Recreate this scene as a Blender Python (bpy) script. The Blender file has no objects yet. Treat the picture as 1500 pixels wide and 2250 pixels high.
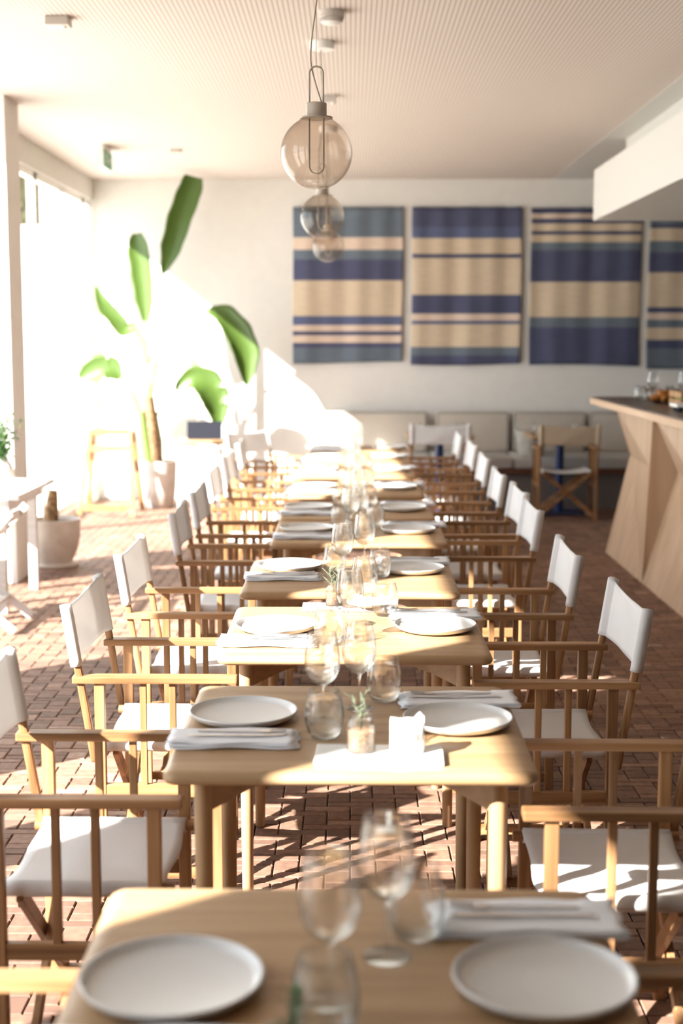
import bpy, bmesh, math, random
from mathutils import Vector, Matrix
random.seed(7)
S = bpy.context.scene
COL = S.collection
R = math.radians

# ------------------------------------------------------------------ camera, sky, sun, exposure
cam_d = bpy.data.cameras.new('camera'); cam = bpy.data.objects.new('camera', cam_d); COL.objects.link(cam)
cam.location = (0, 0, 1.64); cam.rotation_euler = (R(90-7.02), 0, R(.367))
cam_d.sensor_fit = 'VERTICAL'; cam_d.sensor_height = 36; cam_d.lens = 50
cam_d.clip_start = .05; cam_d.clip_end = 200
cam_d.dof.use_dof = True; cam_d.dof.focus_distance = 4.35; cam_d.dof.aperture_fstop = 2.4
S.camera = cam
S.view_settings.view_transform = 'Standard'; S.view_settings.look = 'None'
S.view_settings.gamma = 1; S.view_settings.use_curve_mapping = False
S.view_settings.exposure = 1.05
S.cycles.use_denoising = True
S.cycles.transparent_max_bounces = 40
S.cycles.max_bounces = 10; S.cycles.diffuse_bounces = 6
S.cycles.caustics_reflective = False; S.cycles.caustics_refractive = False
S.cycles.sample_clamp_indirect = 6
W = bpy.data.worlds.new('world'); S.world = W; W.use_nodes = True
W.node_tree.nodes['Background'].inputs[0].default_value = (.80, .90, 1.0, 1)
W.node_tree.nodes['Background'].inputs[1].default_value = 2.75
SUN_DIR = Vector((1, .82, -.785)).normalized()
sun_d = bpy.data.lights.new('sun', 'SUN'); sun_d.energy = 16.5; sun_d.angle = R(.6); sun_d.color = (1, .955, .90)
sun = bpy.data.objects.new('sun', sun_d); COL.objects.link(sun)
sun.rotation_euler = SUN_DIR.to_track_quat('-Z', 'Y').to_euler(); sun.location = (-12, -8, 10)

# ------------------------------------------------------------------ where a pixel of the photo lies in the room
def ray(px, py, f=3125.):
    v = Vector(((px-750)/f, 1, -(py-1125)/f))
    v.rotate(Matrix.Rotation(R(-7.02), 3, 'X')); v.rotate(Matrix.Rotation(R(.367), 3, 'Z'))
    return v
def onz(px, py, h):
    r = ray(px, py); t = (h-1.64)/r.z; return Vector((r.x*t, r.y*t, h))
def ony(px, py, Y):
    r = ray(px, py); t = Y/r.y; return Vector((r.x*t, Y, 1.64+r.z*t))

# ------------------------------------------------------------------ materials
def mat(name, col=(.8,.8,.8), rough=.5, metal=0, spec=.5, emit=None):
    m = bpy.data.materials.new(name); m.use_nodes = True
    b = m.node_tree.nodes['Principled BSDF']
    b.inputs['Base Color'].default_value = (*col, 1); b.inputs['Roughness'].default_value = rough
    b.inputs['Metallic'].default_value = metal; b.inputs['Specular IOR Level'].default_value = spec
    return m
def N(m, t, **kw):
    n = m.node_tree.nodes.new(t)
    for k, v in kw.items(): setattr(n, k, v)
    return n
def L(m, a, b): m.node_tree.links.new(a, b)
def bsdf(m): return m.node_tree.nodes['Principled BSDF']
def coords(m, scale=(1,1,1), kind='Object'):
    tc = N(m, 'ShaderNodeTexCoord'); mp = N(m, 'ShaderNodeMapping'); mp.inputs['Scale'].default_value = scale
    L(m, tc.outputs[kind], mp.inputs[0]); return mp.outputs[0]
def ramp(m, fac, stops, interp='LINEAR'):
    r = N(m, 'ShaderNodeValToRGB'); r.color_ramp.interpolation = interp
    e = r.color_ramp.elements
    while len(e) < len(stops): e.new(.5)
    for i, (p, c) in enumerate(stops): e[i].position = p; e[i].color = (*c, 1)
    L(m, fac, r.inputs[0]); return r.outputs[0]
def bump(m, h, strength=.3, dist=.002):
    b = N(m, 'ShaderNodeBump'); b.inputs['Strength'].default_value = strength; b.inputs['Distance'].default_value = dist
    L(m, h, b.inputs['Height']); L(m, b.outputs[0], bsdf(m).inputs['Normal'])
def wood(name, axis, dark, mid, light, rough=.45, scale=1., vary=.25, world=False):
    m = mat(name, mid, rough, spec=.3)
    s = [26*scale]*3; s['xyz'.index(axis)] = 1.6*scale
    co = coords(m, s)
    if vary:
        oi = N(m, 'ShaderNodeObjectInfo'); sc = N(m, 'ShaderNodeVectorMath', operation='SCALE')
        cm = N(m, 'ShaderNodeCombineXYZ')
        for i in range(3): L(m, oi.outputs['Random'], cm.inputs[i])
        L(m, cm.outputs[0], sc.inputs[0]); sc.inputs['Scale'].default_value = 37
        ad = N(m, 'ShaderNodeVectorMath', operation='ADD'); L(m, co, ad.inputs[0]); L(m, sc.outputs[0], ad.inputs[1]); co = ad.outputs[0]
    n = N(m, 'ShaderNodeTexNoise'); n.inputs['Scale'].default_value = 1; n.inputs['Detail'].default_value = 5; n.inputs['Distortion'].default_value = .6
    L(m, co, n.inputs[0])
    c = ramp(m, n.outputs[0], [(.3, dark), (.5, mid), (.7, light)])
    if vary:
        hs = N(m, 'ShaderNodeHueSaturation'); mr = N(m, 'ShaderNodeMapRange')
        mr.inputs['To Min'].default_value = 1-vary; mr.inputs['To Max'].default_value = 1+vary
        L(m, oi.outputs['Random'], mr.inputs[0]); L(m, mr.outputs[0], hs.inputs['Value']); L(m, c, hs.inputs['Color']); c = hs.outputs[0]
    L(m, c, bsdf(m).inputs['Base Color'])
    bump(m, n.outputs[0], .15, .001)
    return m
TD, TM, TL = (.16,.075,.030), (.28,.145,.064), (.40,.225,.11)
teak = {a: wood('teak_'+a, a, TD, TM, TL, .42, vary=.22) for a in 'xyz'}
OD, OM, OL = (.31,.185,.092), (.385,.243,.126), (.445,.295,.162)
oak = {a: wood('oak_'+a, a, OD, OM, OL, .4, scale=.8, vary=.06) for a in 'xyz'}
ply = {a: wood('plywood_'+a, a, (.42,.275,.165), (.50,.345,.22), (.57,.41,.275), .45, scale=.35, vary=.03) for a in 'xyz'}
pine = wood('pine_z', 'z', (.26,.13,.045), (.35,.19,.075), (.42,.25,.11), .5, vary=.05)
whitewood = wood('painted_wood', 'x', (.50,.48,.46), (.57,.55,.53), (.62,.60,.58), .5, vary=0)
bar_brown = wood('bar_top_brown', 'y', (.055,.036,.026), (.085,.058,.043), (.12,.085,.065), .28, scale=.4, vary=0)
def plaster(name, col):
    m = mat(name, col, .85, spec=.15); n = N(m, 'ShaderNodeTexNoise'); n.inputs['Scale'].default_value = 9; n.inputs['Detail'].default_value = 6
    L(m, coords(m), n.inputs[0])
    a = tuple(c*.965 for c in col)
    L(m, ramp(m, n.outputs[0], [(.35, a), (.65, col)]), bsdf(m).inputs['Base Color']); bump(m, n.outputs[0], .12, .004); return m
M_wall = plaster('white_plaster', (.72,.70,.665))
M_ext = plaster('exterior_render', (.86,.86,.84))
M_hood = mat('painted_white_hood', (.55,.54,.51), .5)
def fabric(name, col, sc=900, tr=0.):
    m = mat(name, col, .9, spec=.1)
    n = N(m, 'ShaderNodeTexNoise'); n.inputs['Scale'].default_value = sc; n.inputs['Detail'].default_value = 2
    n2 = N(m, 'ShaderNodeTexNoise'); n2.inputs['Scale'].default_value = 7
    co = coords(m); L(m, co, n.inputs[0]); L(m, co, n2.inputs[0])
    L(m, ramp(m, n2.outputs[0], [(.3, tuple(c*.94 for c in col)), (.7, col)]), bsdf(m).inputs['Base Color'])
    bump(m, n.outputs[0], .25, .0008)
    if tr:
        t = N(m, 'ShaderNodeBsdfTranslucent'); t.inputs[0].default_value = (*col, 1)
        mx = N(m, 'ShaderNodeMixShader'); mx.inputs[0].default_value = tr
        L(m, bsdf(m).outputs[0], mx.inputs[1]); L(m, t.outputs[0], mx.inputs[2])
        L(m, mx.outputs[0], m.node_tree.nodes['Material Output'].inputs[0])
    return m
M_canvas = fabric('white_canvas', (.84,.83,.82), tr=.22)
M_linen = fabric('white_linen', (.84,.85,.88))
M_bench = fabric('beige_upholstery', (.52,.46,.39), 500)
M_benchseat = fabric('grey_upholstery', (.50,.49,.47), 500)
M_piping = fabric('grey_piping', (.26,.27,.25), 500)
M_plate = mat('glazed_ceramic', (.74,.735,.72), .32)
M_plate2 = mat('raw_ceramic_side', (.70,.66,.60), .7)
M_steel = mat('steel', (.62,.62,.62), .22, 1)
M_black = mat('black_plastic', (.012,.013,.02), .75, spec=.15)
M_blue = mat('blue_painted_steel', (.008,.025,.11), .4)
M_grey = mat('grey_plastic', (.50,.46,.42), .5)
M_white = mat('white_plastic', (.78,.77,.74), .45)
M_taupe = mat('taupe_metal', (.40,.345,.28), .45)
M_cable = mat('cable_grey', (.33,.28,.22), .6)
M_wax = mat('white_wax', (.88,.87,.84), .5); bsdf(M_wax).inputs['Subsurface Weight'].default_value = .3; bsdf(M_wax).inputs['Subsurface Radius'].default_value = (.01,.008,.006)
M_frame = mat('white_frame', (.82,.80,.77), .45)
M_sign = mat('green_sign', (.0,.30,.14), .4)
def speck(name, a, b, sc, rough=.6):
    m = mat(name, a, rough); n = N(m, 'ShaderNodeTexNoise'); n.inputs['Scale'].default_value = sc; n.inputs['Detail'].default_value = 4
    L(m, coords(m), n.inputs[0]); L(m, ramp(m, n.outputs[0], [(.4, a), (.6, b)]), bsdf(m).inputs['Base Color']); bump(m, n.outputs[0], .3, .002); return m
M_marble = speck('pale_marble', (.70,.71,.69), (.80,.80,.78), 14, .3)
M_slate = speck('dark_slate', (.16,.15,.17), (.27,.26,.28), 60, .6)
M_pot = speck('pale_concrete', (.56,.50,.45), (.66,.60,.55), 8, .8)
M_soil = speck('soil', (.05,.03,.02), (.12,.08,.05), 60, .9)
M_grain = speck('brown_granules', (.25,.13,.07), (.55,.36,.24), 260, .8)
M_trunk = speck('fibrous_stem', (.16,.09,.04), (.32,.20,.10), 30, .8)
M_orange = speck('orange_fruit', (.50,.16,.02), (.62,.24,.03), 40, .5)
M_wick = speck('wicker', (.40,.38,.33), (.62,.60,.54), 90, .8)
def leafmat(name, a, b, tr=.35):
    m = mat(name, a, .4); w = N(m, 'ShaderNodeTexWave'); w.inputs['Scale'].default_value = 14; w.inputs['Distortion'].default_value = 2
    L(m, coords(m), w.inputs[0]); c = ramp(m, w.outputs[0], [(.2, a), (.8, b)]); L(m, c, bsdf(m).inputs['Base Color'])
    t = N(m, 'ShaderNodeBsdfTranslucent'); t.inputs[0].default_value = (b[0]*1.6, b[1]*1.5, b[2]*1.2, 1)
    mx = N(m, 'ShaderNodeMixShader'); mx.inputs[0].default_value = tr
    L(m, bsdf(m).outputs[0], mx.inputs[1]); L(m, t.outputs[0], mx.inputs[2]); L(m, mx.outputs[0], m.node_tree.nodes['Material Output'].inputs[0])
    return m
M_leaf = leafmat('broad_leaf_green', (.06,.11,.018), (.095,.165,.03), .28)
M_leaf2 = leafmat('small_leaf_green', (.05,.12,.03), (.10,.21,.05), .2)
M_sage = leafmat('grey_green_leaf', (.12,.14,.09), (.17,.19,.125), .1)
M_stem = mat('petiole_green', (.16,.30,.06), .5)
def thin_glass(name, tint=(.99,.995,.99), edge=(.62,.66,.66), amt=.9, refl=.9, grad=None, thick=0, pw_=5):
    m = bpy.data.materials.new(name); m.use_nodes = True; nt = m.node_tree; nt.nodes.clear()
    out = N(m, 'ShaderNodeOutputMaterial'); tr = N(m, 'ShaderNodeBsdfTransparent'); gl = N(m, 'ShaderNodeBsdfGlossy'); gl.inputs['Roughness'].default_value = .02
    lw = N(m, 'ShaderNodeLayerWeight'); lw.inputs['Blend'].default_value = .35
    lw.inputs['Blend'].default_value = .5
    pw = N(m, 'ShaderNodeMath', operation='POWER'); L(m, lw.outputs['Facing'], pw.inputs[0]); pw.inputs[1].default_value = pw_
    ml = N(m, 'ShaderNodeMath', operation='MULTIPLY'); L(m, pw.outputs[0], ml.inputs[0]); ml.inputs[1].default_value = amt
    mc = N(m, 'ShaderNodeMix', data_type='RGBA'); L(m, ml.outputs[0], mc.inputs[0])
    mc.inputs[6].default_value = (*tint, 1); mc.inputs[7].default_value = (*edge, 1)
    if grad:
        sp = N(m, 'ShaderNodeSeparateXYZ'); L(m, coords(m), sp.inputs[0])
        mr = N(m, 'ShaderNodeMapRange'); mr.inputs['From Min'].default_value = grad[0]; mr.inputs['From Max'].default_value = grad[1]
        L(m, sp.outputs[2], mr.inputs[0]); L(m, ramp(m, mr.outputs[0], [(0, grad[2]), (1, grad[3])]), mc.inputs[6])
    L(m, mc.outputs[2], tr.inputs[0])
    fr = N(m, 'ShaderNodeMath', operation='POWER'); L(m, lw.outputs['Facing'], fr.inputs[0]); fr.inputs[1].default_value = 4
    m2 = N(m, 'ShaderNodeMath', operation='MULTIPLY_ADD'); L(m, fr.outputs[0], m2.inputs[0]); m2.inputs[1].default_value = refl*.4; m2.inputs[2].default_value = .025*refl
    mx = N(m, 'ShaderNodeMixShader'); L(m, m2.outputs[0], mx.inputs[0]); L(m, tr.outputs[0], mx.inputs[1]); L(m, gl.outputs[0], mx.inputs[2])
    if thick:
        g = N(m, 'ShaderNodeBsdfGlass'); g.inputs['IOR'].default_value = 1.45; g.inputs['Roughness'].default_value = 0
        m3 = N(m, 'ShaderNodeMixShader'); m3.inputs[0].default_value = thick; L(m, mx.outputs[0], m3.inputs[1]); L(m, g.outputs[0], m3.inputs[2]); mx = m3
    L(m, mx.outputs[0], out.inputs[0]); return m
M_glass = thin_glass('drinking_glass', thick=.25, refl=.32, edge=(.28,.32,.32), amt=1., pw_=4)
M_pane = thin_glass('window_glass', amt=.1, refl=.5)
M_globe = thin_glass('smoked_globe_glass', edge=(.55,.51,.47), amt=.8, refl=1., grad=(-.118, .118, (.97,.95,.93), (.87,.835,.80)))
# floor bricks: per brick colour attribute
M_brick = mat('terracotta_brick', (.4,.2,.13), .68, spec=.3)
_a = N(M_brick, 'ShaderNodeAttribute', attribute_name='tone')
_n = N(M_brick, 'ShaderNodeTexNoise'); _n.inputs['Scale'].default_value = 38; _n.inputs['Detail'].default_value = 7; L(M_brick, coords(M_brick), _n.inputs[0])
_ad = N(M_brick, 'ShaderNodeMath', operation='MULTIPLY_ADD'); L(M_brick, _n.outputs[0], _ad.inputs[0]); _ad.inputs[1].default_value = .7; L(M_brick, _a.outputs['Fac'], _ad.inputs[2])
L(M_brick, ramp(M_brick, _ad.outputs[0], [(.25,(.135,.078,.056)), (.6,(.235,.133,.09)), (.85,(.33,.205,.15)), (1.,(.40,.30,.24))]), bsdf(M_brick).inputs['Base Color'])
bump(M_brick, _n.outputs[0], .35, .003)
M_joint = mat('dark_joint', (.075,.045,.032), .95)
# grooved ceiling boards
M_ceil = mat('grooved_ceiling', (.66,.60,.55), .8, spec=.2)
_s = N(M_ceil, 'ShaderNodeSeparateXYZ'); L(M_ceil, coords(M_ceil), _s.inputs[0])
_m = N(M_ceil, 'ShaderNodeMath', operation='MULTIPLY'); L(M_ceil, _s.outputs[0], _m.inputs[0]); _m.inputs[1].default_value = 1/.0245
_f = N(M_ceil, 'ShaderNodeMath', operation='FRACT'); L(M_ceil, _m.outputs[0], _f.inputs[0])
L(M_ceil, ramp(M_ceil, _f.outputs[0], [(0,(.36,.30,.25)), (.16,(.36,.29,.24)), (.22,(.64,.58,.53)), (.94,(.64,.58,.53)), (1.,(.36,.30,.25))]), bsdf(M_ceil).inputs['Base Color'])

# ------------------------------------------------------------------ mesh helpers
def box(bm, c, s, bev=0, rot=None, seg=2):
    r = bmesh.ops.create_cube(bm, size=1)['verts']
    for v in r: v.co = Vector((v.co.x*s[0], v.co.y*s[1], v.co.z*s[2]))
    if bev:
        es = list({e for v in r for e in v.link_edges})
        o = bmesh.ops.bevel(bm, geom=es, offset=bev, segments=seg, affect='EDGES', profile=.6)
        r = list({v for f in o['faces'] for v in f.verts} | {v for v in r if v.is_valid})
    Mx = Matrix.Translation(c)
    if rot is not None: Mx = Mx @ rot.to_4x4()
    bmesh.ops.transform(bm, matrix=Mx, verts=r); return r
def bar(bm, a, b, w, h, bev=.003, up=Vector((0,0,1))):
    """rectangular bar from a to b: w across, h along up"""
    a, b = Vector(a), Vector(b); d = b-a; z = d.normalized(); x = up.cross(z)
    if x.length < 1e-4: x = Vector((1,0,0))
    x.normalize(); y = z.cross(x)
    M3 = Matrix((x, y, z)).transposed()
    box(bm, (a+b)/2, (w, h, d.length), bev, M3)
def lathe(bm, prof, n=32, c=(0,0,0), close=False):
    c = Vector(c); rings = []
    for r, z in prof:
        if r < 1e-5: rings.append([bm.verts.new(c+Vector((0,0,z)))])
        else: rings.append([bm.verts.new(c+Vector((r*math.cos(2*math.pi*i/n), r*math.sin(2*math.pi*i/n), z))) for i in range(n)])
    pairs = list(zip(rings, rings[1:]))
    if close: pairs.append((rings[-1], rings[0]))
    for A, B in pairs:
        for i in range(n):
            j = (i+1) % n
            if len(A) == 1 and len(B) == 1: continue
            if len(A) == 1: bm.faces.new((A[0], B[j], B[i]))
            elif len(B) == 1: bm.faces.new((A[i], A[j], B[0]))
            else: bm.faces.new((A[i], A[j], B[j], B[i]))
def tube(bm, pts, rad, n=10, caps=True):
    pts = [Vector(p) for p in pts]; rad = rad if hasattr(rad, '__len__') else [rad]*len(pts); rings = []
    pu = None
    for i, p in enumerate(pts):
        d = (pts[min(i+1, len(pts)-1)] - pts[max(i-1, 0)]).normalized()
        u = d.orthogonal().normalized() if pu is None else (pu - d*pu.dot(d)).normalized()
        pu = u; v = d.cross(u)
        rings.append([bm.verts.new(p + (u*math.cos(2*math.pi*k/n) + v*math.sin(2*math.pi*k/n))*rad[i]) for k in range(n)])
    for A, B in zip(rings, rings[1:]):
        for k in range(n): bm.faces.new((A[k], A[(k+1) % n], B[(k+1) % n], B[k]))
    if caps: bm.faces.new(rings[0][::-1]); bm.faces.new(rings[-1])
def sheet(bm, f, nu, nv, th=.004):
    """closed thin slab around the surface f(u,v)->(point, normal)"""
    G = {}
    for s in (0, 1):
        for i in range(nu+1):
            for j in range(nv+1):
                p, nrm, t = f(i/nu, j/nv)
                G[s, i, j] = bm.verts.new(p + nrm*(t/2 if s else -t/2))
    for i in range(nu):
        for j in range(nv):
            bm.faces.new((G[1,i,j], G[1,i+1,j], G[1,i+1,j+1], G[1,i,j+1]))
            bm.faces.new((G[0,i,j+1], G[0,i+1,j+1], G[0,i+1,j], G[0,i,j]))
    for i in range(nu):
        bm.faces.new((G[0,i,0], G[0,i+1,0], G[1,i+1,0], G[1,i,0])); bm.faces.new((G[1,i,nv], G[1,i+1,nv], G[0,i+1,nv], G[0,i,nv]))
    for j in range(nv):
        bm.faces.new((G[1,0,j], G[1,0,j+1], G[0,0,j+1], G[0,0,j])); bm.faces.new((G[0,nu,j], G[0,nu,j+1], G[1,nu,j+1], G[1,nu,j]))
def obj(name, bm, m, parent=None, smooth=False, loc=None):
    bmesh.ops.recalc_face_normals(bm, faces=bm.faces)
    me = bpy.data.meshes.new(name); bm.to_mesh(me); bm.free()
    for mm in (m if isinstance(m, (list, tuple)) else [m]): me.materials.append(mm)
    if smooth:
        me.polygons.foreach_set('use_smooth', [True]*len(me.polygons))
        if smooth != 'all': me.set_sharp_from_angle(angle=R(38))
    o = bpy.data.objects.new(name, me); COL.objects.link(o); o.parent = parent
    if loc is not None: o.location = loc
    return o
def tag(o, label, cat, group=None, kind=None):
    o['label'] = label; o['category'] = cat
    if group: o['group'] = group
    if kind: o['kind'] = kind
    return o
def thing(name, label, cat, loc=(0,0,0), rz=0, group=None):
    o = bpy.data.objects.new(name, None); COL.objects.link(o); o.location = loc; o.rotation_euler = (0,0,rz); o.empty_display_size = .05
    return tag(o, label, cat, group)
def struct(name, bm, m, smooth=False, loc=None):
    o = obj(name, bm, m, None, smooth, loc); o['kind'] = 'structure'; return o
def dup(root, label, loc, rz, scale=None, group=None):
    def cp(o, par):
        c = o.copy(); COL.objects.link(c); c.parent = par
        for ch in kids[o.name]: cp(ch, c)
        return c
    kids = {}
    def walk(o):
        kids[o.name] = list(o.children)
        for ch in o.children: walk(ch)
    walk(root)
    r = cp(root, None); r.location = loc; r.rotation_euler = (0,0,rz); r['label'] = label
    if scale: r.scale = (scale,)*3
    if group: r['group'] = group
    return r
def BM(): return bmesh.new()
def B1(name, c, s, m, bev=0, parent=None):
    bm = BM(); box(bm, (0,0,0), s, bev); return obj(name, bm, m, parent, loc=c)
def SB(name, x0, x1, y0, y1, z0, z1, m, bev=0):
    bm = BM(); box(bm, (0,0,0), (x1-x0, y1-y0, z1-z0), bev)
    return struct(name, bm, m, loc=((x0+x1)/2, (y0+y1)/2, (z0+z1)/2))

# ------------------------------------------------------------------ room shell
CH = 3.19; XL = -2.57; YB = 14.4; XR = 5.6; YF = -4.
SB('floor_base', -2.75, XR, YF, YB, -.2, -.012, M_joint)
def bricks():
    bm = BM(); lay = bm.faces.layers.float.new('tone'); rnd = random.Random(3); ux = .080; uy = .047; g = .0020
    nx0, nx1, ny0, ny1 = int(-2.75/ux), int(4.2/ux), 0, int(14.4/uy)
    for i in range(nx0, nx1):
        for j in range(ny0, ny1):
            v = (i-j) % 4
            if v == 0: w, h = 2, 1
            elif v == 3: w, h = 1, 2
            else: continue
            x0, y0 = i*ux+g, j*uy+g; x1, y1 = (i+w)*ux-g, (j+h)*uy-g; dz = rnd.uniform(-.0015, .0015); b = .003
            tone = rnd.gauss(.12, .13) + .12*math.sin(i*.13)*math.sin(j*.09+1)
            base = [(x0,y0), (x1,y0), (x1,y1), (x0,y1)]; inn = [(x0+b,y0+b), (x1-b,y0+b), (x1-b,y1-b), (x0+b,y1-b)]
            A = [bm.verts.new((*p, -.014)) for p in base]; Bv = [bm.verts.new((*p, dz-b)) for p in base]; C = [bm.verts.new((*p, dz)) for p in inn]
            fs = [bm.faces.new(C)]
            for k in range(4):
                l = (k+1) % 4
                fs += [bm.faces.new((A[k], A[l], Bv[l], Bv[k])), bm.faces.new((Bv[k], Bv[l], C[l], C[k]))]
            for f in fs: f[lay] = tone
    return struct('floor', bm, M_brick)
bricks()
# ceiling: grooved field and a plain strip along the bar side
SB('ceiling', XL-.2, 1.98, YF, YB, CH, CH+.2, M_ceil)
SB('ceiling_strip', 1.98, XR, YF, YB, CH-.002, CH+.2, M_hood)
SB('wall_back', XL-.2, XR+.2, YB, YB+.2, -.2, CH+.2, M_wall)
M_dim = plaster('brown_plaster', (.26,.21,.17))  # dark tone picked for the two unseen walls to cut fill light
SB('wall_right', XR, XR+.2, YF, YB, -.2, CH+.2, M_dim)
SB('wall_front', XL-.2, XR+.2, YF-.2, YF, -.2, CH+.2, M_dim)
# left side: column, glazing and unseen piers that shape the sun
def unseen_pier(n, y0, y1, x1=XL, x0=XL-.12): return SB('wall_left_'+n, x0, x1, y0, y1, -.2, CH, M_wall)
unseen_pier('entry', YF, .18); unseen_pier('near', .92, 1.66); unseen_pier('slim', 3.06, 3.34); unseen_pier('mid', 4.2, 6.0)  # out of view; edges follow table shadows, slim and mid added to shade tables
SB('wall_left_column', -2.75, -2.235, 9.4, 9.8, -.2, CH, M_wall)
SB('trim_1', -2.68, XL-.012, .18, 9.4, CH-.05, CH, M_frame)
SB('trim_2', -2.69, XL+.01, 9.8, YB, 2.985, CH, M_wall)
SB('baseboard_left', -2.66, XL+.012, .18, YB, -.1, .06, M_frame)
win_n = [0]
def window(y0, y1, zt, bars=()):
    win_n[0] += 1
    bm = BM(); w = .05
    box(bm, (0, (y0+y1)/2, .09), (.06, y1-y0, .06)); box(bm, (0, (y0+y1)/2, zt-.03), (.06, y1-y0, .06))
    for y in [y0+w/2, y1-w/2] + list(bars): box(bm, (0, y, (zt+.12)/2), (.06, w, zt-.13))
    o = struct('window_%d' % win_n[0], bm, M_frame, loc=(XL-.05, 0, 0))
    g = BM(); box(g, (0, (y0+y1)/2, zt/2+.05), (.006, y1-y0-.04, zt-.1)); p = obj('pane', g, M_pane, o)
window(.18, .92, CH-.05); window(1.66, 3.06, CH-.05); window(3.34, 4.2, CH-.05); window(6.0, 9.4, CH-.05, (7.7,))
window(9.8, 11.9, 2.985); window(11.9, 14.0, 2.985, (13.0,)) ; window(14.0, 14.37, 2.985)
# outdoors: ground, neighbouring white house with an opening onto trees
SB('ground_outside', -40, -2.69, -20, 40, -.35, -.06, speck('pale_paving', (.62,.58,.52), (.72,.68,.62), 3, .8))
SB('wall_outside_low', -14, -2.8, 18.0, 18.3, -.1, 3.02, M_ext)
SB('wall_outside_high', -3.86, -2.8, 18.0, 18.3, 3.02, 6, M_ext)
SB('wall_outside_far', -14, -4.75, 18.0, 18.3, 3.02, 6, M_ext)
SB('wall_outside_lintel', -4.75, -3.86, 18.0, 18.3, 4.0, 6, M_ext)

# bar hood
SB('wall_hood', 1.83, XR, 4.0, 10.95, 2.51, 2.885, M_hood, .004)
SB('wall_hood_upper', 2.17, XR, 4.0, 11.5, 2.885, CH, M_hood)

# ------------------------------------------------------------------ bar counter
bar_t = thing('bar_counter', 'faceted pale plywood bar counter with a dark brown top', 'counter', (0, 0, 0))
bm = BM()
def quad(*p): bm.faces.new([bm.verts.new(q) for q in p])
ribs = [10.80, 9.43, 8.06, 6.69, 5.32]
zt = 1.135; zc = .77
for k in range(4):
    ya, yb = ribs[k], ribs[k+1]; XT, XB = 2.0, 1.955
    yp = ya-.03; xp = 2.165
    if k == 0: xp = 2.12
    P = (xp, yp, zc-.02); T0 = (XT, ya, zt); B0 = (XB, ya, 0); T1 = (XT, yb, zt); Bt1 = (XB, yb, 0); C1 = (XT-.005, yb+.001, zc)
    if k: quad(T0, P, B0)
    quad(T0, T1, C1, P); quad(P, C1, Bt1, B0)
# end face of the counter
quad((2.0,10.8,zt), (2.12,10.8,zc-.02), (1.955,10.8,0), (2.9,10.8,0), (2.9,10.8,zt))
quad((2.9,10.8,0), (2.9,5.32,0), (2.9,5.32,zt), (2.9,10.8,zt))
quad((2.0,5.32,zt), (2.9,5.32,zt), (2.9,5.32,0), (1.955,5.32,0))
obj('faceted_front', bm, ply['z'], bar_t)
bm = BM(); box(bm, (2.42, 8.05, 1.157), (1.2, 5.6, .045), .003); obj('plywood_edge_board', bm, ply['y'], bar_t)
bm = BM(); box(bm, (2.42, 8.05, 1.184), (1.18, 5.58, .012), .003); obj('counter_top', bm, bar_brown, bar_t)
bar_t['category'] = 'counter'

# ------------------------------------------------------------------ rugs on the back wall
CR, PK, NV, ST, BL = (.60,.49,.36), (.66,.53,.43), (.085,.092,.155), (.14,.17,.21), (.11,.13,.22)
def rug(px0, px1, py0, py1, stripes, label, seed):
    a = ony(px0, py0, YB-.03); b = ony(px1, py1, YB-.03); w = b.x-a.x; h = a.z-b.z; rnd = random.Random(seed)
    ph = [rnd.uniform(0, 6) for _ in range(4)]
    def f(u, v):
        x = (u-.5)*w + .008*math.sin(v*5+ph[0])*(v); y = -.012*math.sin(u*13+ph[1]+v)*(.3+.7*v) - .008*math.sin(u*27+ph[2])*(1-.4*v)
        z = (.5-v)*h - .012*math.sin(u*math.pi+ph[3])*v
        return Vector((x, y, z)), Vector((0,-1,0)), .008
    bm = BM(); sheet(bm, f, 60, 30)
    m = mat('woven_wool', CR, .95, spec=.05)
    sp = N(m, 'ShaderNodeSeparateXYZ'); tc = N(m, 'ShaderNodeTexCoord'); L(m, tc.outputs['Generated'], sp.inputs[0])
    inv = N(m, 'ShaderNodeMath', operation='SUBTRACT'); inv.inputs[0].default_value = 1; L(m, sp.outputs[2], inv.inputs[1])
    c = ramp(m, inv.outputs[0], stripes, 'CONSTANT')
    n = N(m, 'ShaderNodeTexNoise'); n.inputs['Scale'].default_value = 1; n.inputs['Detail'].default_value = 3; L(m, coords(m, (6, 6, 160)), n.inputs[0])
    mx = N(m, 'ShaderNodeMix', data_type='RGBA', blend_type='MULTIPLY'); mx.inputs[0].default_value = .5; L(m, c, mx.inputs[6])
    L(m, ramp(m, n.outputs[0], [(.3,(.7,.7,.7)), (.7,(1.15,1.15,1.15))]), mx.inputs[7]); L(m, mx.outputs[2], bsdf(m).inputs['Base Color'])
    o = obj('wall_rug', bm, m, None, 'all', loc=((a.x+b.x)/2, YB-.035, (a.z+b.z)/2))
    tag(o, label, 'rug', 'striped rugs hung on the back wall')
rug(643, 884, 455, 797, [(0,ST),(.188,PK),(.268,ST),(.33,NV),(.464,CR),(.689,BL),(.749,PK),(.789,NV),(.814,PK),(.863,NV),(.891,ST)],
    'striped wall rug behind the glass globes, leftmost, with a steel blue top band', 1)
rug(905, 1142, 455, 800, [(0,NV),(.123,BL),(.192,CR),(.292,NV),(.319,CR),(.548,NV),(.668,PK),(.711,BL),(.738,CR),(.88,ST),(.935,NV)],
    'striped wall rug with three wide cream bands and a thin navy line near its top', 2)
rug(1167, 1403, 457, 803, [(0,NV),(.032,PK),(.066,NV),(.095,CR),(.143,NV),(.167,CR),(.211,ST),(.264,NV),(.463,CR),(.685,ST),(.753,NV)],
    'striped wall rug with wide navy lower half, its top corner hidden by the white hood', 3)
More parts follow.
